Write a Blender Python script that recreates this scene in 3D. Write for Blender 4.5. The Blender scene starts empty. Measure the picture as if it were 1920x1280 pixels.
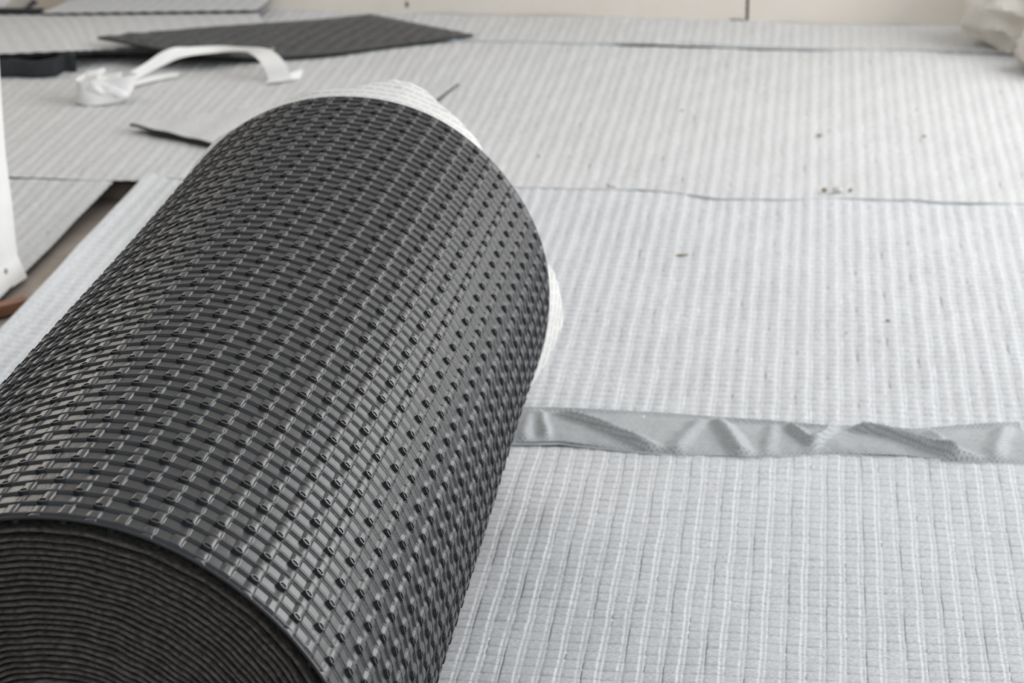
import bpy, math, random
import numpy as np
from mathutils import Vector, noise

random.seed(7)
rng = np.random.default_rng(11)
SC = bpy.context.scene
COL = SC.collection
PI = math.pi

# ------------------------------------------------------------ camera, light, exposure
TH = 0.32946                      # camera looks down by this angle
CAMH = 0.93093
cd = bpy.data.cameras.new('camera')
cam = bpy.data.objects.new('camera', cd); COL.objects.link(cam)
cam.location = (0, 0, CAMH); cam.rotation_euler = (PI/2 - TH, 0, 0)
cd.sensor_width = 36; cd.lens = 4907/1920*36; cd.clip_start = .05; cd.clip_end = 50
cd.dof.use_dof = True; cd.dof.focus_distance = 1.72; cd.dof.aperture_fstop = 16.5
SC.camera = cam
SC.view_settings.view_transform = 'Standard'; SC.view_settings.look = 'None'
SC.view_settings.gamma = 1; SC.view_settings.use_curve_mapping = False
SC.view_settings.exposure = 0.0

w = bpy.data.worlds.new('room_light'); SC.world = w; w.use_nodes = True
w.node_tree.nodes['Background'].inputs[0].default_value = (.91, .955, 1.0, 1)
w.node_tree.nodes['Background'].inputs[1].default_value = .70

def area(name, loc, target, size, power, colour):
    d = bpy.data.lights.new(name, 'AREA'); d.shape = 'RECTANGLE'; d.size, d.size_y = size
    d.energy = power; d.color = colour
    o = bpy.data.objects.new(name, d); COL.objects.link(o); o.location = loc
    o.rotation_euler = (Vector(target) - Vector(loc)).to_track_quat('-Z', 'Y').to_euler()
    return o
area('window_daylight', (2.45, 2.15, 1.15), (.1, 2.2, .05), (1.3, 1.3), 36, (.98, .99, 1))
area('back_window_daylight', (1.75, 3.95, 1.05), (.1, 1.8, .1), (1.1, 1.2), 26, (.96, .985, 1))
area('side_window_daylight', (-1.25, 4.05, 1.15), (-.3, 1.9, .3), (.6, .8), 6, (1, .94, .86))

# ------------------------------------------------------------ helpers
PHI = .11505
CP, SP = math.cos(PHI), math.sin(PHI)
def w2l(x, y): return x*CP - y*SP, x*SP + y*CP          # room frame -> frame of the laid sheets
def l2w(X, Y): return X*CP + Y*SP, -X*SP + Y*CP

def mesh(name, verts, faces, mat=None, smooth=False, uv=None):
    v = np.asarray(verts, dtype=np.float64)
    me = bpy.data.meshes.new(name)
    if isinstance(faces, np.ndarray):
        n, k = faces.shape
        me.vertices.add(len(v)); me.vertices.foreach_set('co', v.ravel())
        me.loops.add(n*k); me.loops.foreach_set('vertex_index', faces.ravel().astype(np.int32))
        me.polygons.add(n); me.polygons.foreach_set('loop_start', np.arange(0, n*k, k, dtype=np.int32))
        me.update(calc_edges=True)
    else:
        me.from_pydata([tuple(p) for p in v], [], faces); me.update()
    if smooth: me.polygons.foreach_set('use_smooth', np.ones(len(me.polygons), dtype=bool))
    if uv is not None:
        l = me.uv_layers.new(name='UVMap'); idx = np.empty(len(me.loops), dtype=np.int32)
        me.loops.foreach_get('vertex_index', idx); l.data.foreach_set('uv', np.asarray(uv, dtype=np.float32)[idx].ravel())
    if mat: me.materials.append(mat)
    return me

def obj(name, me, parent=None, **props):
    o = bpy.data.objects.new(name, me); COL.objects.link(o)
    if parent: o.parent = parent
    for k, v in props.items(): o[k] = v
    return o
def thing(name, label, cat, loc=(0, 0, 0), rz=0, group=None):
    o = bpy.data.objects.new(name, None); COL.objects.link(o); o.location = loc; o.rotation_euler = (0, 0, rz)
    o.empty_display_size = .02; o['label'] = label; o['category'] = cat
    if group: o['group'] = group
    return o
def gridfaces(nu, nv, wrap=False, flip=False):
    i = np.arange(nu if wrap else nu-1)[:, None]; j = np.arange(nv-1)[None, :]
    i2 = (i+1) % nu
    a, b, c, d = i*nv+j, i2*nv+j, i2*nv+j+1, i*nv+j+1
    f = np.stack([a+0*b, b, c, d], -1).reshape(-1, 4)
    return f[:, ::-1].copy() if flip else f
def solid(name, top, mat, depth, mat2=None, smooth=False, uv=None):
    """closed slab: a (nu,nv,3) grid of points and the same grid pushed down by depth"""
    nu, nv, _ = top.shape
    bot = top - (np.array([0, 0, depth]) if not isinstance(depth, np.ndarray) else depth)
    V = np.concatenate([top.reshape(-1, 3), bot.reshape(-1, 3)]); n = nu*nv
    F = [gridfaces(nu, nv), gridfaces(nu, nv, flip=True)+n]
    idx = np.arange(n).reshape(nu, nv)
    loop = np.concatenate([idx[:, 0], idx[-1, 1:], idx[-2::-1, -1], idx[0, -2:0:-1]])
    l2 = np.roll(loop, -1)
    m_ = len(loop); V = np.concatenate([V, V[loop], V[loop+n]]); q_ = np.arange(m_); q2 = (q_+1) % m_; o_ = 2*n
    F.append(np.stack([q_+o_, q_+o_+m_, q2+o_+m_, q2+o_], -1))
    F = np.concatenate(F)
    U = None if uv is None else np.concatenate([uv.reshape(-1, 2)]*2+[uv.reshape(-1, 2)[loop]]*2)
    me = mesh(name, V, F, mat, smooth, U)
    if mat2:
        me.materials.append(mat2)
        mi = np.ones(len(F), dtype=np.int32); mi[:(nu-1)*(nv-1)] = 0
        me.polygons.foreach_set('material_index', mi)
    if smooth:
        sm = np.zeros(len(F), dtype=bool); sm[:2*(nu-1)*(nv-1)] = True
        me.polygons.foreach_set('use_smooth', sm)
    return me

# ------------------------------------------------------------ materials
def new_mat(name):
    m = bpy.data.materials.new(name); m.use_nodes = True
    nt = m.node_tree; return m, nt, nt.nodes['Principled BSDF']
def nd(nt, t, **k):
    n = nt.nodes.new(t)
    for a, b in k.items(): setattr(n, a, b)
    return n
def noise_mat(name, c1, c2, scale=60, rough=.8, bump=.2, bscale=400, detail=6, spec=.3, dist=.001, extra=None, stretch=(1, 1, 1)):
    m, nt, p = new_mat(name)
    tc = nd(nt, 'ShaderNodeTexCoord'); mp = nd(nt, 'ShaderNodeMapping'); mp.inputs['Scale'].default_value = stretch
    nt.links.new(tc.outputs['Object'], mp.inputs[0])
    n = nd(nt, 'ShaderNodeTexNoise'); n.inputs['Scale'].default_value = scale; n.inputs['Detail'].default_value = detail
    nt.links.new(mp.outputs[0], n.inputs['Vector'])
    r = nd(nt, 'ShaderNodeValToRGB'); r.color_ramp.elements[0].position = .35; r.color_ramp.elements[1].position = .68
    r.color_ramp.elements[0].color = (*c1, 1); r.color_ramp.elements[1].color = (*c2, 1)
    nt.links.new(n.outputs['Fac'], r.inputs[0]); nt.links.new(r.outputs[0], p.inputs['Base Color'])
    p.inputs['Roughness'].default_value = rough; p.inputs['Specular IOR Level'].default_value = spec
    b = nd(nt, 'ShaderNodeBump'); b.inputs['Strength'].default_value = bump; b.inputs['Distance'].default_value = dist
    n2 = nd(nt, 'ShaderNodeTexNoise'); n2.inputs['Scale'].default_value = bscale; n2.inputs['Detail'].default_value = 4
    nt.links.new(mp.outputs[0], n2.inputs['Vector'])
    nt.links.new(n2.outputs['Fac'], b.inputs['Height']); nt.links.new(b.outputs[0], p.inputs['Normal'])
    return m
BLACK = noise_mat('black_plastic', (.020, .0225, .025), (.030, .032, .035), 90, .35, .25, 700, spec=.5, dist=.0004)
HOLE_SHADE = noise_mat('painted_hole_shade', (.006, .006, .006), (.01, .01, .01), 90, .6, .1, 600)  # shade inside the eyelets, painted as a near-black disc
EDGE = noise_mat('cut_mat_edge', (.055, .051, .048), (.145, .134, .124), 260, .65, .5, 900, spec=.35)
FLEECE = noise_mat('grey_fleece', (.55, .556, .568), (.80, .798, .795), 330, .92, .55, 1500, spec=.12, dist=.0006, stretch=(1, 1.8, 1))
FLEECE2 = noise_mat('grey_fleece_far', (.58, .58, .58), (.69, .682, .672), 160, .92, .3, 900, spec=.12, dist=.0006)
WHITE = noise_mat('white_paper', (.84, .83, .81), (.90, .89, .87), 30, .55, .1, 300, spec=.4)
WALLM = noise_mat('cream_wall_paint', (.84, .775, .69), (.88, .82, .74), 9, .85, .25, 60, spec=.2, dist=.002)
JOINT = noise_mat('dark_crack', (.10, .085, .07), (.19, .17, .14), 60, .9, .3, 200)
SUB = noise_mat('brown_subfloor', (.36, .30, .25), (.50, .43, .37), 14, .9, .4, 120, spec=.15, dist=.002)
CARD = noise_mat('beige_card', (.42, .36, .29), (.52, .46, .39), 8, .85, .2, 90)
WOOD = noise_mat('red_brown_wood', (.22, .10, .06), (.38, .21, .14), 20, .75, .4, 90, stretch=(1, 8, 1))
FILM = noise_mat('crumpled_film', (.70, .655, .58), (.84, .80, .73), 14, .38, .5, 40, spec=.5, dist=.004)
CRUMB = noise_mat('brown_crumb', (.20, .15, .09), (.40, .33, .24), 300, .9, .4, 500)
CHALK = noise_mat('pale_crumb', (.62, .60, .57), (.80, .78, .75), 300, .9, .4, 500)
TAPEM = noise_mat('grey_flap_fleece', (.43, .44, .445), (.53, .54, .545), 260, .72, .35, 1200, spec=.3, dist=.0005)
# rows of tiny perforations in the flap
nt = TAPEM.node_tree; p = nt.nodes['Principled BSDF']
ramp = [n for n in nt.nodes if n.type == 'VALTORGB'][0]
uvn = nd(nt, 'ShaderNodeTexCoord'); mp = nd(nt, 'ShaderNodeMapping'); mp.inputs['Rotation'].default_value = (0, 0, .78); mp.inputs['Scale'].default_value = (270, 270, 270)
nt.links.new(uvn.outputs['UV'], mp.inputs[0])
fr = nd(nt, 'ShaderNodeVectorMath', operation='FRACTION'); nt.links.new(mp.outputs[0], fr.inputs[0])
ds = nd(nt, 'ShaderNodeVectorMath', operation='DISTANCE'); ds.inputs[1].default_value = (.5, .5, 0); nt.links.new(fr.outputs[0], ds.inputs[0])
lt = nd(nt, 'ShaderNodeMath', operation='LESS_THAN'); lt.inputs[1].default_value = .24; nt.links.new(ds.outputs['Value'], lt.inputs[0])
mx = nd(nt, 'ShaderNodeMix', data_type='RGBA'); nt.links.new(lt.outputs[0], mx.inputs['Factor'])
nt.links.new(ramp.outputs[0], mx.inputs['A']); mx.inputs['B'].default_value = (.27, .28, .285, 1)
nt.links.new(mx.outputs['Result'], p.inputs['Base Color'])
# release paper: white with rows of tiny grey print
PRINT = noise_mat('printed_release_paper', (.80, .79, .76), (.86, .85, .82), 30, .5, .15, 200, spec=.4)
nt = PRINT.node_tree; p = nt.nodes['Principled BSDF']; ramp = [n for n in nt.nodes if n.type == 'VALTORGB'][0]
uvn = nd(nt, 'ShaderNodeTexCoord'); mp = nd(nt, 'ShaderNodeMapping'); mp.inputs['Scale'].default_value = (1, 1, 1)
nt.links.new(uvn.outputs['UV'], mp.inputs[0])
br = nd(nt, 'ShaderNodeTexBrick'); br.offset = .37
br.inputs['Scale'].default_value = 1; br.inputs['Brick Width'].default_value = .0105; br.inputs['Row Height'].default_value = .0125
br.inputs['Mortar Size'].default_value = .0012; br.inputs['Mortar Smooth'].default_value = 0
br.inputs['Color1'].default_value = (1, 1, 1, 1); br.inputs['Color2'].default_value = (.8, .8, .8, 1); br.inputs['Mortar'].default_value = (0, 0, 0, 1)
nt.links.new(mp.outputs[0], br.inputs['Vector'])
sp = nd(nt, 'ShaderNodeSeparateXYZ'); nt.links.new(mp.outputs[0], sp.inputs[0])
m1 = nd(nt, 'ShaderNodeMath', operation='MULTIPLY'); m1.inputs[1].default_value = 1/.0125; nt.links.new(sp.outputs['Y'], m1.inputs[0])
m2 = nd(nt, 'ShaderNodeMath', operation='FRACT'); nt.links.new(m1.outputs[0], m2.inputs[0])
m3 = nd(nt, 'ShaderNodeMath', operation='COMPARE'); m3.inputs[1].default_value = .5; m3.inputs[2].default_value = .13; nt.links.new(m2.outputs[0], m3.inputs[0])
m4 = nd(nt, 'ShaderNodeMath', operation='MULTIPLY'); nt.links.new(m3.outputs[0], m4.inputs[0]); nt.links.new(br.outputs['Color'], m4.inputs[1])
m5 = nd(nt, 'ShaderNodeMath', operation='MULTIPLY'); m5.inputs[1].default_value = .45; nt.links.new(m4.outputs[0], m5.inputs[0])
mx = nd(nt, 'ShaderNodeMix', data_type='RGBA'); nt.links.new(m5.outputs[0], mx.inputs['Factor'])
nt.links.new(ramp.outputs[0], mx.inputs['A']); mx.inputs['B'].default_value = (.30, .29, .28, 1)
nt.links.new(mx.outputs['Result'], p.inputs['Base Color'])

# ------------------------------------------------------------ the room
def box(x0, x1, y0, y1, z0, z1):
    v = [(x, y, z) for x in (x0, x1) for y in (y0, y1) for z in (z0, z1)]
    f = [(0, 1, 3, 2), (4, 6, 7, 5), (0, 4, 5, 1), (2, 3, 7, 6), (0, 2, 6, 4), (1, 5, 7, 3)]
    return v, f
WALLY = 4.432
v, f = box(-.893, 3.2, -1.5, WALLY+.2, -.16, -.0085)
for bx in ((-3.2, -.893, 3.335, WALLY+.2, -.16, -.0085), (-3.2, -.893, -1.5, 3.335, -.16, -.034)):
    v2, f2 = box(*bx); f = f+[tuple(q+len(v) for q in k) for k in f2]; v = v+v2
o = obj('floor', mesh('floor', v, f, SUB), kind='structure'); o.rotation_euler = (0, 0, -PHI)
v, f = box(-3.2, 3.2, WALLY+.02, WALLY+.2, -.0085, 2.5)
o = obj('wall_back', mesh('wall_back', v, f, WALLM), kind='structure'); o.rotation_euler = (0, 0, -PHI)
WALLD = noise_mat('dark_shade_wall', (.20, .18, .16), (.30, .275, .25), 5, .95, .5, 40, spec=.1, dist=.004)  # dark so that the added wall bounces little light
v, f = box(-2.0, -1.85, -1.5, WALLY+.02, -.034, 2.5)
o = obj('shade_wall_left', mesh('shade_wall_left', v, f, WALLD), kind='structure'); o.rotation_euler = (0, 0, -PHI)  # unseen wall added to block room light and darken the left side
# two lengths of cream skirting board butted together with a chipped joint
sk = thing('baseboard_back', 'cream painted skirting board along the back wall with a dark chipped joint', 'baseboard', rz=-PHI)
del sk['category']; del sk['label']; sk['kind'] = 'structure'
JX = w2l(.402, 4.42)[0]
def board(x0, x1, yy, notch):
    n = 60; xs = np.linspace(x0, x1, n); prof = [(0, -.008), (0, .085), (.004, .093), (.012, .096), (.02, .096), (.02, -.008)]
    V = []; 
    for x in xs:
        for (dy, z) in prof:
            V.append((x, yy+dy+.0012*noise.noise(Vector((x*9, z*20, 3))), z))
    k = len(prof); F = [(i*k+j, (i+1)*k+j, (i+1)*k+(j+1) % k, i*k+(j+1) % k) for i in range(n-1) for j in range(k)]
    F += [tuple(range(k))[::-1], tuple((n-1)*k+j for j in range(k))]
    return mesh('board', V, F, WALLM, False)
obj('board', board(-1.84, JX-.002, WALLY, 1), sk)
obj('board', board(JX+.0035, 2.6, WALLY-.0015, 0), sk)
def blob(name, c, r, mat, sx=1, sy=1, sz=1, rough=.35, sub=2, seed=0):
    import bmesh
    bm = bmesh.new(); bmesh.ops.create_icosphere(bm, subdivisions=sub, radius=1)
    for q in bm.verts:
        n = noise.noise(q.co*1.6+Vector((seed, 0, 0)))*rough+noise.noise(q.co*4+Vector((0, seed, 0)))*rough*.4
        q.co = q.co*(1+n); q.co = Vector((q.co.x*r*sx+c[0], q.co.y*r*sy+c[1], q.co.z*r*sz+c[2]))
    me = bpy.data.meshes.new(name); bm.to_mesh(me); bm.free(); me.materials.append(mat); return me
obj('chip', blob('chip', (JX-.001, WALLY+.004, .012), .005, JOINT, .9, .9, 4.6, seed=3), sk, label='dark gap in the joint of the boards')
obj('chip', blob('chip', (JX-.018, WALLY-.001, .001), .006, JOINT, 2.6, .5, .5, seed=5), sk, label='dark chipped lower edge of the board')
obj('nail_hole', blob('nail_hole', w2l(-.181, 4.451)+(.022,), .0035, JOINT, 1, 1, 1.6, seed=8), sk, label='dark nail hole')

# ------------------------------------------------------------ laid fleece-faced sheets
A = .01625
FU = np.array([0, .07, .2, .42, .6, .67, .71, .77, .85, .92, .965]); 
FV = np.array([0, .07, .16, .5, .84, .93])
def uprof(u):
    return np.interp(u, [0, .07, .2, .42, .6, .67, .71, .77, .85, .92, .965, 1.0],
                     [-.35, .30, .55, .68, .85, .95, .05, -.15, .32, .30, -.35, -.35])
def vprof(v):
    return np.interp(v, [0, .07, .16, .5, .84, .93, 1.0], [-.75, .30, .50, .35, .10, -.10, -.75])
def lines(a0, a1, fine, detail):
    """grid lines between a0 and a1: the relief's own lines inside the fine range, plain ones elsewhere"""
    out = []; i0 = int(math.floor(a0/A)); i1 = int(math.ceil(a1/A))
    for i in range(i0, i1):
        if fine[0] <= i*A <= fine[1]: out += [(i+q)*A for q in detail]
        else: out += [i*A, (i+.5)*A]
    out = [q for q in out if a0 < q < a1]
    return np.array([a0]+out+[a1])
def sheet_height(X, Y, amp=1.0, off=(0, 0), seed=0):
    u = (X/A+off[0]) % 1.0; v = (Y/A+off[1]) % 1.0
    iu = np.floor(X/A+off[0]).astype(int); iv = np.floor(Y/A+off[1]).astype(int)
    k = (np.sin(iu*12.9898+iv*78.233+seed)*43758.5453) % 1.0
    h = .00048*uprof(u)*(.5+.9*k)+.00072*vprof(v)*np.where(u < .68, 1, .6)*(.7+.6*k)
    alt = np.where((iu + 0) % 2 == 0, .0002, -.0001)
    und = .0016*np.sin(X*9.1+seed)*np.sin(Y*7.3+seed*2)+.0007*np.sin(X*23+Y*17+seed)+.0004*np.sin(X*61-Y*37+seed)
    return (h+alt*np.where(u < .68, 1, 0))*amp+und
def sheet(name, label, X0, X1, Y0, Y1, fineX, fineY, du=FU, dv=FV, amp=1., mat=FLEECE, z=0., edge=None, seed=0, group='fleece faced mat sheets laid side by side over the floor', wob=.002):
    xs = lines(X0, X1, fineX, du); ys = lines(Y0, Y1, fineY, dv)
    X, Y = np.meshgrid(xs, ys, indexing='ij')
    H = sheet_height(X, Y, amp, seed=seed)
    Z = z+H
    ju = np.floor(X/A).astype(int); jv = np.floor(Y/A).astype(int)
    jit = (np.sin(ju*7.13+jv*3.71+seed)*143.7) % 1.0-.5
    X = X+.0006*jit*((X > X0+.01) & (X < X1-.01))+.0004*np.sin(Y*41+ju*1.7)*((X > X0+.01) & (X < X1-.01))
    # far long edge wanders a little
    t = (Y-Y0)/(Y1-Y0)
    Yw = Y+wob*(np.sin(X*11+seed)+.6*np.sin(X*31+seed*3))*(t**6)-wob*(np.sin(X*7+seed*5))*((1-t)**6)
    Z = Z+np.where(t > .985, .0012*np.maximum(0, np.sin(X*6+seed)), 0)
    P = np.stack([X, Yw, Z], -1)
    if edge: P = edge(P)
    o = obj(name, solid(name, P, mat, .005, BLACK, smooth=True)); o.rotation_euler = (0, 0, -PHI)
    o['label'] = label; o['category'] = 'mat sheet'; o['group'] = group
    return o
FUm = np.array([0, .07, .42, .67, .72, .78, .86, .95]); FVm = np.array([0, .1, .5, .88])
FUf = np.array([0, .1, .4, .67, .74, .86, .95]); FVf = np.array([0, .5])
sheet('mat_sheet', 'nearest pale embossed fleece mat sheet, under the black roll, in front of the crumpled flap', -1.05, .75, 1.15, 2.425, (-.42, .34), (1.78, 2.43), seed=1)
def lift_left(P):                                  # its cut left end curls up
    X = P[..., 0]; k = np.clip((-.835-X)/.06, 0, 1); P[..., 2] += .012*k*k
    return P
sheet('mat_sheet', 'pale grey embossed fleece mat sheet between the crumpled flap and the next seam behind it', -.878, .85, 2.40, 3.326, (-.895, .42), (2.44, 3.33), FUm, FVm, seed=2, z=.0012, edge=lift_left)
sheet('mat_sheet', 'wide fleece mat sheet between the two seams further back, below the white ribbon', -1.75, 1.0, 3.312, 4.232, (-1.5, .48), (3.3, 4.24), FUf, FVf, seed=3, z=-.0008, mat=FLEECE2)
sheet('mat_sheet', 'narrow strip of fleece mat along the foot of the cream skirting board', -1.9, 1.1, 4.218, WALLY-.001, (-1.4, .5), (4.2, 4.5), FUf, FVf, seed=4, z=.0004, mat=FLEECE2)
def sink(P):                                       # sags into the recess towards the viewer
    dp = .022*(1-np.exp(-np.clip(3.30-P[..., 1], 0, 2)/.13)); P[..., 2] -= .0035+dp
    P[..., 0] -= dp*np.clip((P[..., 0]+1.2)/.28, 0, 1); return P
sheet('mat_sheet', 'shaded fleece mat sheet left of the gap where the brown floor shows', -1.75, -.921, 2.1, 3.308, (-1.2, -.92), (2.6, 3.3), FUf, FVf, seed=5, mat=FLEECE2, edge=sink)

# seams: dark thin welt of bunched fleece showing at the joints
def welt(name, label, pts, wdt, hgt, mat):
    P = []; n = len(pts)
    for i, (x, y, z) in enumerate(pts):
        k = .5+.5*abs(noise.noise(Vector((x*14, y, 2.)))*2)
        P.append([(x, y-wdt*k, z-.002), (x, y-wdt*k*.4, z+hgt*k), (x, y+wdt*k*.5, z+hgt*.7*k), (x, y+wdt*k, z-.002)])
    P = np.array(P); me = mesh(name, P.reshape(-1, 3), gridfaces(n, 4), mat, True)
    o = obj(name, me); o.rotation_euler = (0, 0, -PHI); o['label'] = label; o['category'] = 'seam tape'; o['group'] = 'bunched grey strips showing in the seams'
    return o
SEAM = noise_mat('seam_grey', (.42, .44, .44), (.55, .56, .56), 60, .9, .3, 600)
pts = [w2l(*q) for q in [(-.485, 3.408), (-.458, 3.39), (-.2, 3.365), (.014, 3.345), (.134, 3.332), (.169, 3.336), (.224, 3.314), (.264, 3.290), (.361, 3.283), (.404, 3.292), (.528, 3.282), (.547, 3.273), (.664, 3.264), (.9, 3.235)]]
fx = np.linspace(pts[0][0], pts[-1][0], 90); fy = np.interp(fx, [q[0] for q in pts], [q[1] for q in pts])
welt('seam_strip', 'thin grey strip puckering along the middle seam, to the right of the roll', [(a, b, .002) for a, b in zip(fx, fy)], .0035, .0028, SEAM)
pts = [w2l(*q) for q in [(-.35, 4.275), (-.006, 4.245), (.105, 4.23), (.281, 4.234), (.384, 4.206), (.504, 4.19), (.643, 4.184), (.778, 4.166), (1., 4.14)]]
fx = np.linspace(pts[0][0], pts[-1][0], 90); fy = np.interp(fx, [q[0] for q in pts], [q[1] for q in pts])
welt('seam_strip', 'thin grey strip along the farthest seam, just before the cream skirting board', [(a, b, .002) for a, b in zip(fx, fy)], .004, .0028, SEAM)

# ------------------------------------------------------------ the roll
R = .18476; L = .9926; V = .0325; NU = 36; UA = 2*PI/NU
O0 = (-.26246, 1.33764)
A0 = .50317; Z0 = .02165; TW = .0205
roll = thing('mat_roll', 'big roll of black dimpled plastic mat with printed white release paper at its far end', 'mat roll', (O0[0], O0[1], 0), -PHI)
# roll frame: x sideways, y along the axis, z up; base touches the sheets
def cyl(ang, y, r): return np.stack([np.sin(ang)*r, y, R+.0015+np.cos(ang)*r], -1)
HU = np.array([-.125, -.105, -.06, -.03, .03, .100, .112, .124, .16, .25, .345])  # per half unit around a column
HV = np.array([-.055, -.03, -.012, .02, .07, .16, .28, .37])
def roll_height(du, odd, v):
    """relief of the moulded plastic in mm; du from the eyelet column, v in [-.06,.44] after a rung, half says which half row"""
    vv = (v+.055) % .5 - .055
    half = (np.floor((v+.055)/.5).astype(int)) % 2
    shingle = np.interp(vv, [-.055, -.03, -.012, .02, .07, .16, .28, .37, .445], [.25, .05, 1.55, 1.65, .70, .50, .42, .36, .28])
    slotn = np.interp(vv, [-.055, -.03, -.012, .02, .45], [1.65, 1.5, 1.95, 2.0, 2.0])
    pocket = shingle
    land = 2.0+0*vv
    # column A: full length land, soft fillet on its left; column B: block in one half row, ramp in the other
    ramp_l = np.interp(du, [-.125, -.105, -.06, -.03], [0, .05, .75, 1])
    hard_r = np.interp(du, [.100, .112, .124], [1.06, .75, 0])
    mA = np.where(du < -.03, ramp_l, np.where(du > .05, hard_r, 1.))
    hard_l = np.interp(du, [-.105, -.09], [0, 1])
    mB1 = np.where(du < 0, hard_l, hard_r)
    mB0 = np.where(du < .09, np.interp(du, [-.06, .10], [0, .9]), hard_r*.9)
    isblock = (half == 1)
    mB = np.where(isblock, mB1, mB0)
    m = np.where(odd, mB, mA)
    eye_half = np.where(odd, 0, 1)                 # the half row that ends at the eyelet
    pit = (half == eye_half) & (vv > .30)
    m = np.where(pit, m*.25, m)
    eye_slot = (half != eye_half) & (vv < -.02)
    m = np.where(eye_slot, m*.1, m); pocket = np.where((pit & (vv > .36) | eye_slot) & (np.abs(du) < .11), pocket-.15, pocket)
    top = np.where(vv < -.012, slotn, land)
    return pocket*(1-m)+np.where(m > 0, top, 0)*m
us = []; 
for c in range(2*NU): us += [(c*.5+q) for q in HU]
us = np.array(us)
nrow = int(math.ceil(L/V))+1
vs = []
for r in range(-1, nrow):
    for hf in (0, .5): vs += [r+hf+q for q in HV]
vs = np.array(vs); ys = vs*V+Z0
keep = (ys > .0022) & (ys < L-.0022); ys = ys[keep]; vs = vs[keep]
US, VS = np.meshgrid(us, vs, indexing='ij'); YS = VS*V+Z0
colid = np.round(US/.5-.22).astype(int); DU = US-colid*.5
Hh = roll_height(DU, colid % 2 == 1, VS)*.001
wob = lambda ang, y: .0006*np.sin(3*ang+1)+.0005*np.sin(7*ang+y*5)+.0006*np.sin(y*9+2*ang)
ANG = A0+US*UA+TW*YS/R
Rr = R-.0016+Hh+wob(ANG, YS)
P = cyl(ANG, YS, Rr)
nU, nVv = P.shape[:2]
aa = ANG[:, 0]; ab = ANG[:, -1]
def ring(a, y, r): return cyl(a, np.full_like(a, y), r+wob(a, np.full_like(a, y)))[:, None, :]
RIN = R-.0042
front = [ring(aa, .02, R+0*aa-.0042), ring(aa, .0016, R+0*aa-.0027), ring(aa, 0, R+0*aa-.0016), ring(aa, 0, R+0*aa-.0007), ring(aa, .0009, R+0*aa-.0001)]
back = [ring(ab, L-.001, R+0*ab+.0007), ring(ab, L, R+0*ab-.0003), ring(ab, L, R+0*ab-.0036), ring(ab, L-.003, R+0*ab-.0042)]
G = np.concatenate(front+[P]+back, 1)
nV2 = G.shape[1]
F = gridfaces(nU, nV2, wrap=True, flip=True)
# close the inside
i = np.arange(nU); i2 = (i+1) % nU
F = np.concatenate([F, np.stack([i*nV2, i2*nV2, i2*nV2+nV2-1, i*nV2+nV2-1], -1)])
wrap = obj('outer_wrap', mesh('outer_wrap', G.reshape(-1, 3), F, BLACK), roll)

# eyelets: little tubes standing in the lands
def eyelet_geo(seg=12):
    ro, ri, h0, h1 = .0031, .0021, -.0020, .0008; vv = []; ff = []
    prof = [(ro*1.08, h0), (ro, h1-.0003), (ro-.0003, h1), (ri+.0001, h1), (ri, h1-.0002), (ri, h1-.0010)]
    for s in range(seg):
        a = 2*PI*s/seg
        for r_, z_ in prof: vv.append((r_*math.cos(a), r_*math.sin(a)*.92, z_))
    k = len(prof)
    for s in range(seg):
        t = (s+1) % seg
        for j in range(k-1): ff.append((s*k+j, t*k+j, t*k+j+1, s*k+j+1))
    ff.append(tuple(s*k+k-1 for s in range(seg)))
    return np.array(vv), ff
ev, ef = eyelet_geo()
eme = mesh('eyelet', ev, ef, BLACK, False); eme.materials.append(HOLE_SHADE); eme.polygons[len(ef)-1].material_index = 1
for q in eme.polygons[:-1]:
    q.use_smooth = False
spots = []
for c in range(2*NU):
    for r in range(-1, nrow+1):
        vcen = r+(.5 if c % 2 else 0)
        y = vcen*V+Z0
        if y < .006 or y > L-.006: continue
        ang = A0+c*.5*UA+TW*y/R
        ang = (ang+PI) % (2*PI)-PI
        spots.append((ang, y))
cl = Vector((0-O0[0], 0-O0[1], CAMH))
cl = Vector((cl.x*CP-cl.y*SP, cl.x*SP+cl.y*CP, CAMH))
def frame(ang, y):
    n = Vector((math.sin(ang), 0, math.cos(ang))); t = Vector((math.cos(ang), 0, -math.sin(ang))); b = Vector((0, 1, 0))
    rr = R+.0002+float(wob(ang, y)); p = Vector((math.sin(ang)*rr, y, R+.0015+math.cos(ang)*rr)); return p, n, t, b
scored = []
for ang, y in spots:
    p, n, t, b = frame(ang, y); d = cl-p; vis = n.dot(d.normalized())
    # in the camera's picture?
    wx, wy = l2w(p.x, p.y); wx += O0[0]; wy += O0[1]
    dep = wy*math.cos(TH)+(CAMH-p.z)*math.sin(TH); px = 960+4907*wx/dep; py = 640+4907*((CAMH-p.z)*math.cos(TH)-wy*math.sin(TH))/dep
    inside = 5 < px < 1915 and 5 < py < 1275
    scored.append(((vis/d.length**2) if (inside and vis > .25) else -1, ang, y))
scored.sort(reverse=True)
from mathutils import Matrix
for s, ang, y in scored[:300]:
    p, n, t, b = frame(ang, y)
    o = obj('eyelet', eme, wrap)
    M = Matrix((t, b, n)).transposed().to_4x4(); M.translation = p; o.matrix_local = M
allv = []; allf = []; mi = []
for s, ang, y in scored[300:]:
    p, n, t, b = frame(ang, y); base = len(allv)
    for q in ev: allv.append(p+t*q[0]+b*q[1]+n*q[2])
    for allf_i, q in enumerate(ef): allf.append(tuple(base+j for j in q)); mi.append(1 if len(q) > 4 else 0)
me = mesh('eyelet', allv, allf, BLACK); me.materials.append(HOLE_SHADE); me.polygons.foreach_set('material_index', np.array(mi, dtype=np.int32))
obj('eyelet', me, wrap, kind='stuff')

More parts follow.
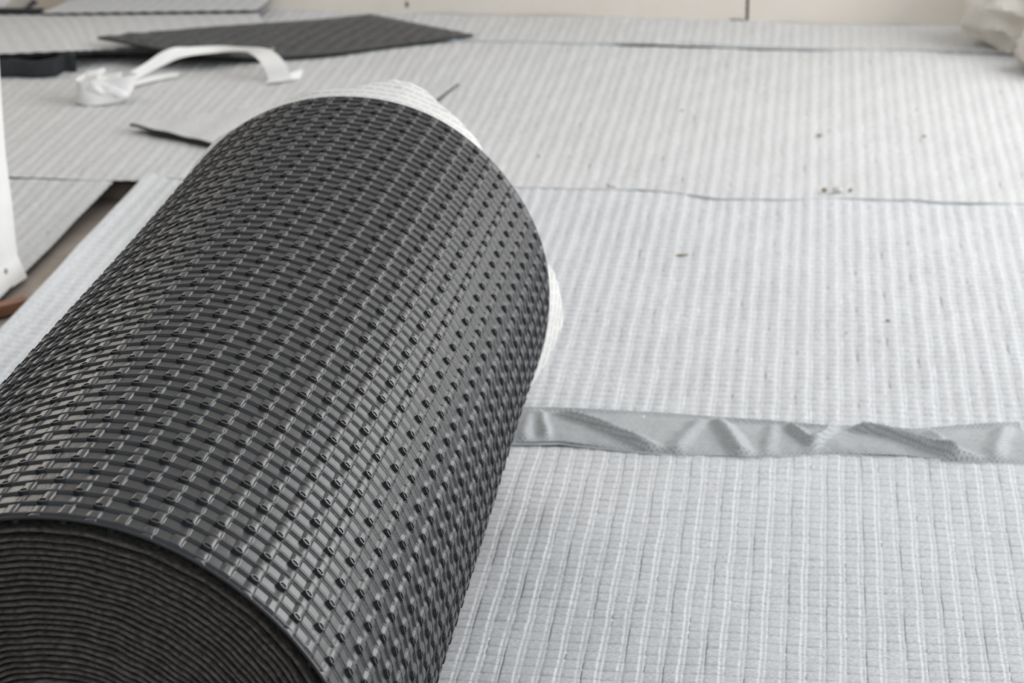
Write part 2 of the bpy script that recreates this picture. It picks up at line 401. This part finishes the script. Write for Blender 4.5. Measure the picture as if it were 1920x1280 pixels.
# the windings seen at the near end
radii = [.1752, .1688]; WPH = rng.uniform(0, 6.28, 6)
while radii[-1] > .040: radii.append(radii[-1]-.00385+random.uniform(-.00012, .00012))
SEG = 260
for wi, r0 in enumerate(radii):
    r1 = radii[wi+1] if wi+1 < len(radii) else r0-.0038
    a = np.linspace(-PI, PI, SEG, endpoint=False)
    jit = np.zeros(SEG); WPH = WPH+rng.normal(0, .35, 6); ph = WPH
    fr_ = np.array([2, 5, 11, 23, round(2*PI*r0/.0163), round(2*PI*r0/.0075)]); am = np.array([.0003, .0004, .0002, .00012, .00012, .00005])
    for k in range(6): jit += am[k]*np.sin(fr_[k]*a+ph[k])
    # a few places where a layer sags and opens the gap
    for k in range(2):
        c0 = rng.uniform(-1.2, 1.6); jit -= .0004*np.exp(-((a-c0)/.07)**2)
    yof = .006+.0006*math.sin(wi*.9)+.004*min(1, wi/25)+.0007*np.sin(a*9+ph[0])+.0005*np.sin(a*31+ph[1])+rng.uniform(-.0003, .0003)
    th = .0025 if wi else .0030
    rad = r0+jit*(0.5 if wi == 0 else 1)
    prof = [(0, .93), (0, .0012), (-.0005, .0002), (-th*.45, 0), (-th+.0004, .0008), (-th, .002), (-th, .93)]
    rings = []
    for dr, dy in prof:
        y = np.where(dy > .5, .975, 0)+ (yof+dy if dy < .5 else 0)
        rings.append(cyl(a, y*np.ones(SEG), rad+dr))
    Gw = np.stack(rings, 1)
    Fw = gridfaces(SEG, len(prof), wrap=True, flip=True)
    i = np.arange(SEG); i2 = (i+1) % SEG; kk = len(prof)
    Fw = np.concatenate([Fw, np.stack([i*kk, i2*kk, i2*kk+kk-1, i*kk+kk-1], -1)])
    ow = obj('winding', mesh('winding', Gw.reshape(-1, 3), Fw, EDGE, True), roll)
    if wi == 0: first_winding = ow

for k_ in range(40):                               # studs of the second layer in the gap under the rim
    ang = -PI+(k_+.35)*2*PI/40; n = Vector((math.sin(ang), 0, math.cos(ang))); t = Vector((math.cos(ang), 0, -math.sin(ang)))
    for yy_, rr_ in ((.016, .1770),):
        o = obj('eyelet', eme, first_winding); M = Matrix((t, Vector((0, 1, 0)), n)).transposed().to_4x4(); M.translation = (n.x*rr_, yy_, R+.0015+n.z*rr_); o.matrix_local = M

# release paper showing past the far end
def liner(name, a0, a1, prof, flare, n=60, m=10, crum=.002, seed=0):
    arcs = np.linspace(a0, a1, n); pa = [q[0] for q in prof]; pe = [q[1] for q in prof]; pf = [q[0] for q in flare]; pv = [q[1] for q in flare]
    top = np.zeros((n, m, 3)); UVg = np.zeros((n, m, 2))
    for i_, s_ in enumerate(arcs):
        e = np.interp(s_, pa, pe); fl = np.interp(s_, pf, pv)
        for j in range(m):
            t = j/(m-1); y = L-.03+(e-(L-.03))*t; ang = s_/R
            k = max(0, (y-L)/max(e-L, 1e-4)) if e > L else 0
            r = R-.0031+(fl+.002)*k+crum*k*noise.noise(Vector((s_*22+seed, y*26, 1.3)))*2+(.0035*max(0, 1-abs(s_-.038)/.012)*k*noise.noise(Vector((s_*190, y*90, 2.))) if seed == 0 else 0)
            top[i_, j] = (math.sin(ang)*r, y+.0035, R+.0015+math.cos(ang)*r); UVg[i_, j] = (s_, y)
    nrm = np.stack([np.sin(arcs/R), 0*arcs, np.cos(arcs/R)], -1)[:, None, :]*np.ones((1, m, 1))*.0004
    me = solid(name, top, PRINT, nrm, smooth=True, uv=UVg)
    return obj(name, me, roll, label='white release paper with rows of small grey print')
liner('release_paper', -.085, .142, [(-.085, .984), (-.056, 1.034), (-.034, 1.027), (-.004, 1.031), (.017, 1.053), (.028, 1.064), (.04, 1.067), (.062, 1.062), (.085, 1.037), (.107, 1.023), (.127, 1.010), (.142, .984)], [(-.09, 0), (.02, .001), (.045, .003), (.07, .001), (.14, 0)], 90, 14, .0012)
liner('release_paper', .235, .40, [(.235, .980), (.252, .988), (.275, 1.015), (.33, 1.055), (.36, 1.03), (.40, .996)], [(.235, .0), (.28, .004), (.335, .013), (.37, .010), (.40, .004)], 50, 8, .0006, 3)
liner('release_paper', -.28, -.10, [(-.28, 1.02), (-.22, 1.04), (-.16, 1.035), (-.10, .99)], [(-.28, .006), (-.2, .006), (-.14, .004), (-.10, 0)], 50, 6, .0006, 5)

# ------------------------------------------------------------ crumpled overlap flap
def unproj(px, py, z=0.):
    """point of the room at height z that the survey picture shows at px,py"""
    a, b = (px-960)/4907, (py-640)/4907
    d = Vector((a, math.cos(TH)-b*math.sin(TH), -math.sin(TH)-b*math.cos(TH))); t = (z-CAMH)/d.z
    return (d.x*t, d.y*t)
topE = [(-.30, 2.513), (.014, 2.502), (.076, 2.496), (.157, 2.488), (.236, 2.467), (.315, 2.449), (.363, 2.452), (.399, 2.441), (.448, 2.45), (.511, 2.458)]
botE = [(-.31, 2.44), (.005, 2.409), (.047, 2.411), (.099, 2.394), (.166, 2.375), (.228, 2.369), (.281, 2.378), (.312, 2.382), (.384, 2.372), (.423, 2.359), (.508, 2.353)]
nx, ny = 260, 22
creases = [  # (x0,y0,x1,y1,height,width_left,width_right) in units of the strip: x in metres, y 0..1 from front to back
 (.030, .75, .034, .20, .0045, .010, .006), (.060, .72, .125, .12, .0055, .010, .022), (.012, .1, .02, .9, .003, .01, .01),
 (.205, .95, .222, .05, .0050, .012, .016), (.160, .05, .19, .8, .0028, .014, .010), (.275, .95, .290, .30, .0052, .006, .014), (.30, .25, .325, .95, .0050, .010, .005),
 (.345, .85, .430, .10, .0062, .012, .026), (.430, .15, .415, .9, .0035, .016, .004), (.470, .15, .492, .9, .003, .015, .012), (.25, .1, .262, .9, .002, .01, .01)]
xs = np.linspace(-.30, .509, nx); G = np.zeros((nx, ny, 3)); UVt = np.zeros((nx, ny, 2))
for i_, x in enumerate(xs):
    yt = np.interp(x, [q[0] for q in topE], [q[1] for q in topE]); yb = np.interp(x, [q[0] for q in botE], [q[1] for q in botE])
    for j in range(ny):
        t = j/(ny-1); h = .0026+.0030*math.sin(PI*min(1, t*1.15))**.6
        for (x0, y0, x1, y1, hh, wl, wr) in creases:
            lo, hi = min(y0, y1), max(y0, y1)
            xc = x0+(x1-x0)*(t-y0)/(y1-y0)
            fade = max(0, min(1, (t-lo+.22)/.22))*max(0, min(1, (hi+.22-t)/.22))
            dx = x-xc; kf = max(0, 1-(-dx/wl if dx < 0 else dx/wr)); h += 1.75*hh*kf*fade*(1-max(0, (t-.8)/.2))
        h += .0011*noise.noise(Vector((x*40, t*2.5, 0)))+.0005*noise.noise(Vector((x*120, t*9, 5)))
        if t < .04: h = .0022+.0008*math.sin(x*37)
        if t > .97: h = .0050+.0008*math.sin(x*29)
        G[i_, j] = (x, yb+(yt-yb)*t, h); UVt[i_, j] = (x, yb+(yt-yb)*t)
o = obj('overlap_flap', solid('overlap_flap', G, TAPEM, .0007, uv=UVt))
o['label'] = 'crumpled grey perforated flap strip running right from the black roll across the seam'; o['category'] = 'seam flap'
# hem thread of the flap along its front edge
hp = []
for x in np.linspace(-.02, .509, 120):
    yb = np.interp(x, [q[0] for q in botE], [q[1] for q in botE]); hp.append((x, yb-.002-.001*math.sin(x*23), .0012))
Pp = np.array([[(x, y-.0016, .0006), (x, y, z+.0012), (x, y+.0016, .0006)] for x, y, z in hp])
obj('hem', mesh('hem', Pp.reshape(-1, 3), gridfaces(len(hp), 3), SEAM, True), o, label='thin darker grey hem')

# ------------------------------------------------------------ cut pieces at the back left
def slab(name, corners_fn, nu, nv, mat, mat2, thick, smooth=True, parent=None):
    G = np.zeros((nu, nv, 3))
    for i_ in range(nu):
        for j in range(nv): G[i_, j] = corners_fn(i_/(nu-1), j/(nv-1))
    return obj(name, solid(name, G, mat, thick, mat2, smooth=smooth), parent)
def U3(px, py, z): x, y = unproj(px, py, z); return Vector((x, y, z))
def lerp(a, b, t): return a+(b-a)*t
# triangular fleece offcut lying behind the roll
Pa, Pd, Pb = Vector((-.548, 3.652, .013)), Vector((-.082, 3.944, .0030)), Vector((-.235, 3.42, .003))
def tri(s, t):
    q = lerp(lerp(Pa, Pb, s), lerp(Pa, Pd, s), t)
    return (q.x, q.y, q.z+.0012*math.sin(s*40)*.6+.004*math.sin(s*PI)*t*(1-t))
o = slab('mat_offcut', tri, 60, 14, FLEECE2, BLACK, .0045)
o['label'] = 'pale triangular fleece mat offcut lying behind the roll, its dark cut edge lifted'; o['category'] = 'mat offcut'

# large pale sheet whose front edge stands up off the floor, running up the wall at its back
fe = [(-.95, 3.99, .034), (-.80, 4.01, .034), (-.70, 4.035, .033), (-.655, 4.085, .024), (-.56, 4.11, .017), (-.46, 4.125, .014), (-.38, 4.135, .010)]
def raised(s, t):
    f = s*(len(fe)-1); k = min(int(f), len(fe)-2); u_ = f-k
    a = Vector(fe[k]); b = Vector(fe[k+1]); p0 = lerp(a, b, u_)
    back = Vector((lerp(-1.0, -.435, s), 4.392+.04*max(0, s-.4), .016)); q = lerp(p0, back, t); q.z += .010*math.sin(PI*t)*(1-.5*s)
    return (q.x, q.y, q.z+.0006*math.sin(s*150))
wally = lambda x: (WALLY-x*SP)/CP
o = slab('raised_mat_sheet', raised, 90, 40, FLEECE2, BLACK, .006)
o['label'] = 'pale mat sheet at top left, front edge raised, its end bent up the wall'; o['category'] = 'mat sheet'
def bent(s, t):
    b0 = Vector((lerp(-.800, -.435, s), 4.376+.04*max(0, lerp(.35, 1, s)-.4), .0225)); xu = lerp(-.757, -.418, s); up = Vector((xu, wally(xu)-.010, .016))
    if t < .5: k = t/.5; q = lerp(b0, up, k); q.z += .006*k*k
    else: k = (t-.5)/.5; q = Vector((up.x+.02*k*(1-s), up.y+.003*k, up.z+.006+.20*k))
    return (q.x, q.y, q.z+.0005*math.sin(s*95))
slab('bent_end', bent, 70, 30, FLEECE2, BLACK, np.array([0, -.003, .003]), parent=o)
G = np.array([[(x, 4.394+.002*math.sin(x*40), z) for z in (.004, .016, .027)] for x in np.linspace(-1.0, -.797, 30)])  # thin upright black strip behind the sheet
obj('back_strip', solid('back_strip', G, BLACK, np.array([0, -.004, 0])), o, label='black strip along the back')
# its black dimpled skirt seen under the front edge
def skirt(s, t):
    x = lerp(-.95, -.685, s); y = 3.992+(.04 if x > -.71 else 0)*s; z = lerp(.028, -.002, t)
    return (x, y+.006*t+.003*math.sin(s*30), z+.0015*math.sin(s*21+1))
G = np.array([[skirt(i_/39, j/5) for j in range(6)] for i_ in range(40)])
obj('folded_edge', solid('folded_edge', G, BLACK, np.array([0, -.004, 0])), o, label='black plastic underside turned down along the front edge')

# black piece lying upside down on it, ribs showing
c1, c2, c3, c4 = U3(183, 69, .045), U3(695, 26, .014), U3(888, 65, .008), U3(500, 108, .008)
cm = U3(335, 97, .030)
def quad(s, t):
    # s along the long side, t from front edge to back edge
    f0 = c1; f1 = cm; f2 = c4; f3 = U3(640, 97, .006); f4 = c3
    fr = [f0, f1, f2, f3, f4]; k = min(int(s*4), 3); front = lerp(fr[k], fr[k+1], s*4-k)
    bk = [c1, U3(390, 50, .028), U3(600, 36, .018), c2, c3]; k = min(int(s*4), 3); backp = lerp(bk[k], bk[k+1], s*4-k)
    return lerp(front, backp, t)
NS, NT = 420, 90
G = np.zeros((NS, NT, 3))
for i_ in range(NS):
    for j in range(NT):
        q = quad(i_/(NS-1), j/(NT-1)); X, Y = w2l(q.x, q.y); 
        a_ = (X*.966-Y*.259)/.0235; b_ = (X*.259+Y*.966)/.0163
        G[i_, j] = (q.x, q.y, q.z+(-.001+.0056*.5*(1+math.tanh(4*math.sin(a_*2*PI)+.5))+.0004*math.sin(b_*2*PI))*min(1, 12*min(i_/NS, 1-i_/NS), 5*min(j/NT, 1-j/NT)))
o = obj('black_mat_offcut', solid('black_mat_offcut', G, noise_mat('black_plastic_lighter', (.06, .06, .062), (.10, .10, .10), 90, .42, .2, 600), .004, BLACK))  # base colour lighter than the roll's black plastic
o['label'] = 'black ribbed mat offcut lying upside down near the back wall, left corner lifted'; o['category'] = 'mat offcut'

# ------------------------------------------------------------ white ribbon and its coil
def ribbon(name, pts, width, parent=None, th=.0005, sub=8, mat=WHITE):
    P = []; n = len(pts)
    def cr(p0, p1, p2, p3, t): return .5*((2*p1)+(-p0+p2)*t+(2*p0-5*p1+4*p2-p3)*t*t+(-p0+3*p1-3*p2+p3)*t**3)
    C = [Vector(q[:3]) for q in pts]; Wd = [Vector(q[3:6]) for q in pts]
    for i_ in range(n-1):
        g = lambda A_, k: A_[max(0, min(n-1, k))]
        for s in range(sub+(1 if i_ == n-2 else 0)):
            t = s/sub; c = cr(g(C, i_-1), g(C, i_), g(C, i_+1), g(C, i_+2), t); wv = cr(g(Wd, i_-1), g(Wd, i_), g(Wd, i_+1), g(Wd, i_+2), t).normalized()*width/2
            P.append([c-wv, c-wv*.33, c+wv*.33, c+wv])
    G = np.array([[tuple(q) for q in r_] for r_ in P])
    d = np.zeros_like(G); d[..., 2] = th; d[..., 1] = -th*.5
    return obj(name, solid(name, G, mat, d, smooth=True), parent)
rb = thing('paper_ribbon', 'long white release paper ribbon, bunched at left and looping over the black mat offcut', 'paper ribbon', (0, 0, 0))
def R6(px, py, z, wx, wy, wz): q = U3(px, py, z); return (q.x, q.y, q.z, wx, wy, wz)
ribbon('strip', [R6(175, 172, .004, .2, 1, .2), R6(215, 160, .008, .3, 1, .5), R6(262, 135, .018, .5, .8, .8), R6(300, 112, .030, .6, .5, 1), R6(345, 98, .034, .2, 1, .3), R6(410, 92, .026, 0, 1, .1), R6(455, 92, .030, -.2, 1, .0),
  R6(490, 98, .036, .7, .7, .1), R6(512, 118, .026, 1, .3, .1), R6(522, 140, .010, 1, .1, .2), R6(526, 152, .003, 1, .2, .1)], .034, rb, sub=10)
ribbon('strip', [R6(238, 160, .006, .1, 1, .1), R6(285, 147, .006, 0, 1, .2), R6(335, 139, .003, 0, 1, .1)], .022, rb)
ribbon('strip', [R6(500, 152, .003, .3, 1, .05), R6(535, 145, .006, .2, 1, .2), R6(566, 138, .004, .1, 1, .3)], .028, rb)
# bunched coil: a few loose turns
cc = unproj(188, 165, .02)
def coil_part(k, rad, tilt, ht, sx):
    n, m = 48, 7; G = np.zeros((n, m, 3))
    for i_ in range(n):
        a = 2*PI*i_/(n-1)*.93+k
        for j in range(m):
            t = j/(m-1); rr = rad*(1+.12*math.sin(3*a+k)+.1*noise.noise(Vector((a, t*2, k))))
            G[i_, j] = (cc[0]+sx*rr*math.cos(a)*1.25+.012*t*math.sin(a*2+k), cc[1]+rr*math.sin(a)*.9+tilt*t, .003+ht*t+.003*math.sin(a*2+k))
    d = np.zeros_like(G); d[..., 1] = .0004
    return obj('coil_turn', solid('coil_turn', G, WHITE, d, smooth=True), rb)
coil_part(.3, .026, .018, .030, 1); coil_part(1.9, .031, .010, .034, 1); coil_part(3.4, .018, .022, .036, 1.1)
obj('crumpled_end', blob('crumpled_end', (cc[0]+.004, cc[1], .017), .027, WHITE, 1.25, .95, .7, rough=.45, sub=3, seed=21), rb)

# ------------------------------------------------------------ left edge: standing white paper, wood scrap, cards
def rayY(px, py, Y):
    a, b = (px-960)/4907, (py-640)/4907
    d = Vector((a, math.cos(TH)-b*math.sin(TH), -math.sin(TH)-b*math.cos(TH))); t = Y/d.y
    return Vector((d.x*t, Y, CAMH+d.z*t))
foot = U3(51, 520, -.026)
edgeR = [foot, rayY(32, 478, foot.y+.004), rayY(22, 380, foot.y+.012), rayY(10, 290, foot.y+.02), rayY(0, 150, foot.y+.03), rayY(-14, -60, foot.y+.05), rayY(-30, -260, foot.y+.07)]
footL = U3(-330, 790, -.026)
def upright(s, t):
    f_ = t*(len(edgeR)-1); k = min(int(f_), len(edgeR)-2); a = lerp(edgeR[k], edgeR[k+1], f_-k)
    q = a+(footL-foot)*s; return (q.x, q.y+.01*math.sin(s*6), q.z)
o = slab('white_paper_sheet', upright, 24, 42, WHITE, WHITE, np.array([0, -.0012, 0]))
o['label'] = 'stiff white sheet standing on the floor at the left edge of the picture'; o['category'] = 'paper sheet'
obj('tear', blob('tear', tuple(rayY(11, 508, foot.y-.05)), .0035, SEAM, .7, .3, 1.2, seed=2), o, label='small grey tear near the bottom corner')
wv = thing('wood_scrap', 'red brown wood scrap poking out of the gap beside the white sheet', 'wood scrap', (U3(4, 574, -.02).x, U3(4, 574, -.02).y, -.030), .75)
v, f = box(-.035, .035, -.008, .008, 0, .013); v = [(x+.002*math.sin(y*900+z*300), y+.002*math.sin(x*80), z) for x, y, z in v]
obj('plank_piece', mesh('plank_piece', v, f, WOOD), wv)
v, f = box(-.02, .022, .009, .018, 0, .008); obj('splinter', mesh('splinter', v, f, WOOD), wv)

def card(name, label, pts, mat, th=.003):
    C = [Vector(q) for q in pts]
    fn = lambda s, t: tuple(lerp(lerp(C[0], C[1], s), lerp(C[3], C[2], s), t)+Vector((0, .006*math.sin(s*PI), .003*math.sin(s*6))))
    o = slab(name, fn, 12, 12, mat, mat, np.array([0, -th, 0]))
    o['label'] = label; o['category'] = 'card'; return o
def rp(px, py, Y): return tuple(rayY(px, py, Y))
card('beige_card', 'brownish card leaning on the wall behind the raised sheet in the top left corner', [rp(-60, 43, 4.415), rp(95, 43, 4.415), rp(160, -22, 4.53), rp(-60, -22, 4.53)], CARD)
o = card('beige_card', 'paler card in front of the brownish one in the top left corner, black slanting edge', [rp(-60, 40, 4.408), rp(26, 34, 4.408), rp(66, -3, 4.44), rp(-60, -3, 4.44)], noise_mat('pale_card', (.46, .43, .39), (.56, .53, .48), 8, .8, .2, 90))
C_ = [Vector(rp(*q)) for q in ((25, 36, 4.402), (34, 31, 4.402), (72, 6, 4.432), (62, -2, 4.434))]
slab('dark_edge', lambda s, t: tuple(lerp(lerp(C_[0], C_[1], s), lerp(C_[3], C_[2], s), t)), 3, 12, BLACK, BLACK, np.array([0, -.002, 0]), parent=o)
card('white_card', 'white corner of paper in the very top left corner', [rp(-60, 20, 4.40), rp(3, 17, 4.40), rp(24, -6, 4.402), rp(-60, -6, 4.402)], WHITE, .001)

# ------------------------------------------------------------ crumpled film at the right
import bmesh
def crumple(name, lobes, mat, parent):
    bm = bmesh.new(); bmesh.ops.create_icosphere(bm, subdivisions=5, radius=1)
    for q in bm.verts:
        d = q.co.normalized(); f1 = noise.cell(d*2.6+Vector((lobes[4], 0, 0))); rr = 1+.26*noise.noise(d*1.5+Vector((lobes[4],)*3))-.16*abs(noise.noise(d*2.6+Vector((1, lobes[4], 2))))*2
        q.co = Vector((d.x*rr*lobes[3][0], d.y*rr*lobes[3][1], d.z*rr*lobes[3][2]))+Vector(lobes[:3])
        if q.co.z < 0: q.co.z = 0+.0004
    me = bpy.data.meshes.new(name); bm.to_mesh(me); bm.free(); me.materials.append(mat)
    return obj(name, me, parent)
fl = thing('crumpled_film', 'heap of crumpled milky plastic film in the back right corner', 'plastic film', (0, 0, 0))
crumple('fold', (.895, 4.22, .075, (.150, .11, .13), 1.), FILM, fl)
crumple('fold', (.935, 4.04, .04, (.145, .10, .085), 7.), FILM, fl)

# ------------------------------------------------------------ crumbs
for (x, y, r_, m_, lab, sh) in [
    (.207, 3.037, .0028, CRUMB, 'brown splinter of debris on the fleece right of the roll, between the two seams', (2.6, .8, .6)),
    (.422, 2.787, .0022, CRUMB, 'tiny brown crumb above the middle of the crumpled flap', (1.2, 1, .6)),
    (.370, 2.745, .0012, CRUMB, 'tiny pale brown speck left of the brown crumb above the flap', (1, 1, .6)),
    (.438, 3.622, .0032, CRUMB, 'dark crumb on the far sheet, left one of two at the same height', (1.6, .9, .5)),
    (.586, 3.616, .0030, CRUMB, 'dark crumb on the far sheet, right one of two at the same height', (1.2, .9, .5)),
    (.037, 3.507, .0022, CRUMB, 'brown speck on the far sheet close to the right shoulder of the roll', (1, 1, .5)),
    (.252, 3.771, .0020, CRUMB, 'faint speck on the far sheet towards the back seam', (1, 1, .5)),
    (.133, 3.350, .0050, CHALK, 'pale plaster crumb on the middle seam nearest the roll', (1.5, .8, .7)),
    (.429, 3.329, .0060, CHALK, 'white plaster crumb on the middle seam further right', (1.1, .8, .8)),
    (.412, 3.331, .0038, CRUMB, 'dark bit touching the left side of the white plaster crumb', (1, .7, .7)),
    (.446, 3.329, .0032, CRUMB, 'dark bit touching the right side of the white plaster crumb', (1, .7, .7))]:
    o = obj('crumb', blob('crumb', (0, 0, 0), r_, m_, *sh, rough=.5, sub=2, seed=x*50)); o.location = (x, y, .0022+r_*sh[2]*.4)
    o['label'] = lab; o['category'] = 'crumb'; o['group'] = 'crumbs scattered on the fleece'
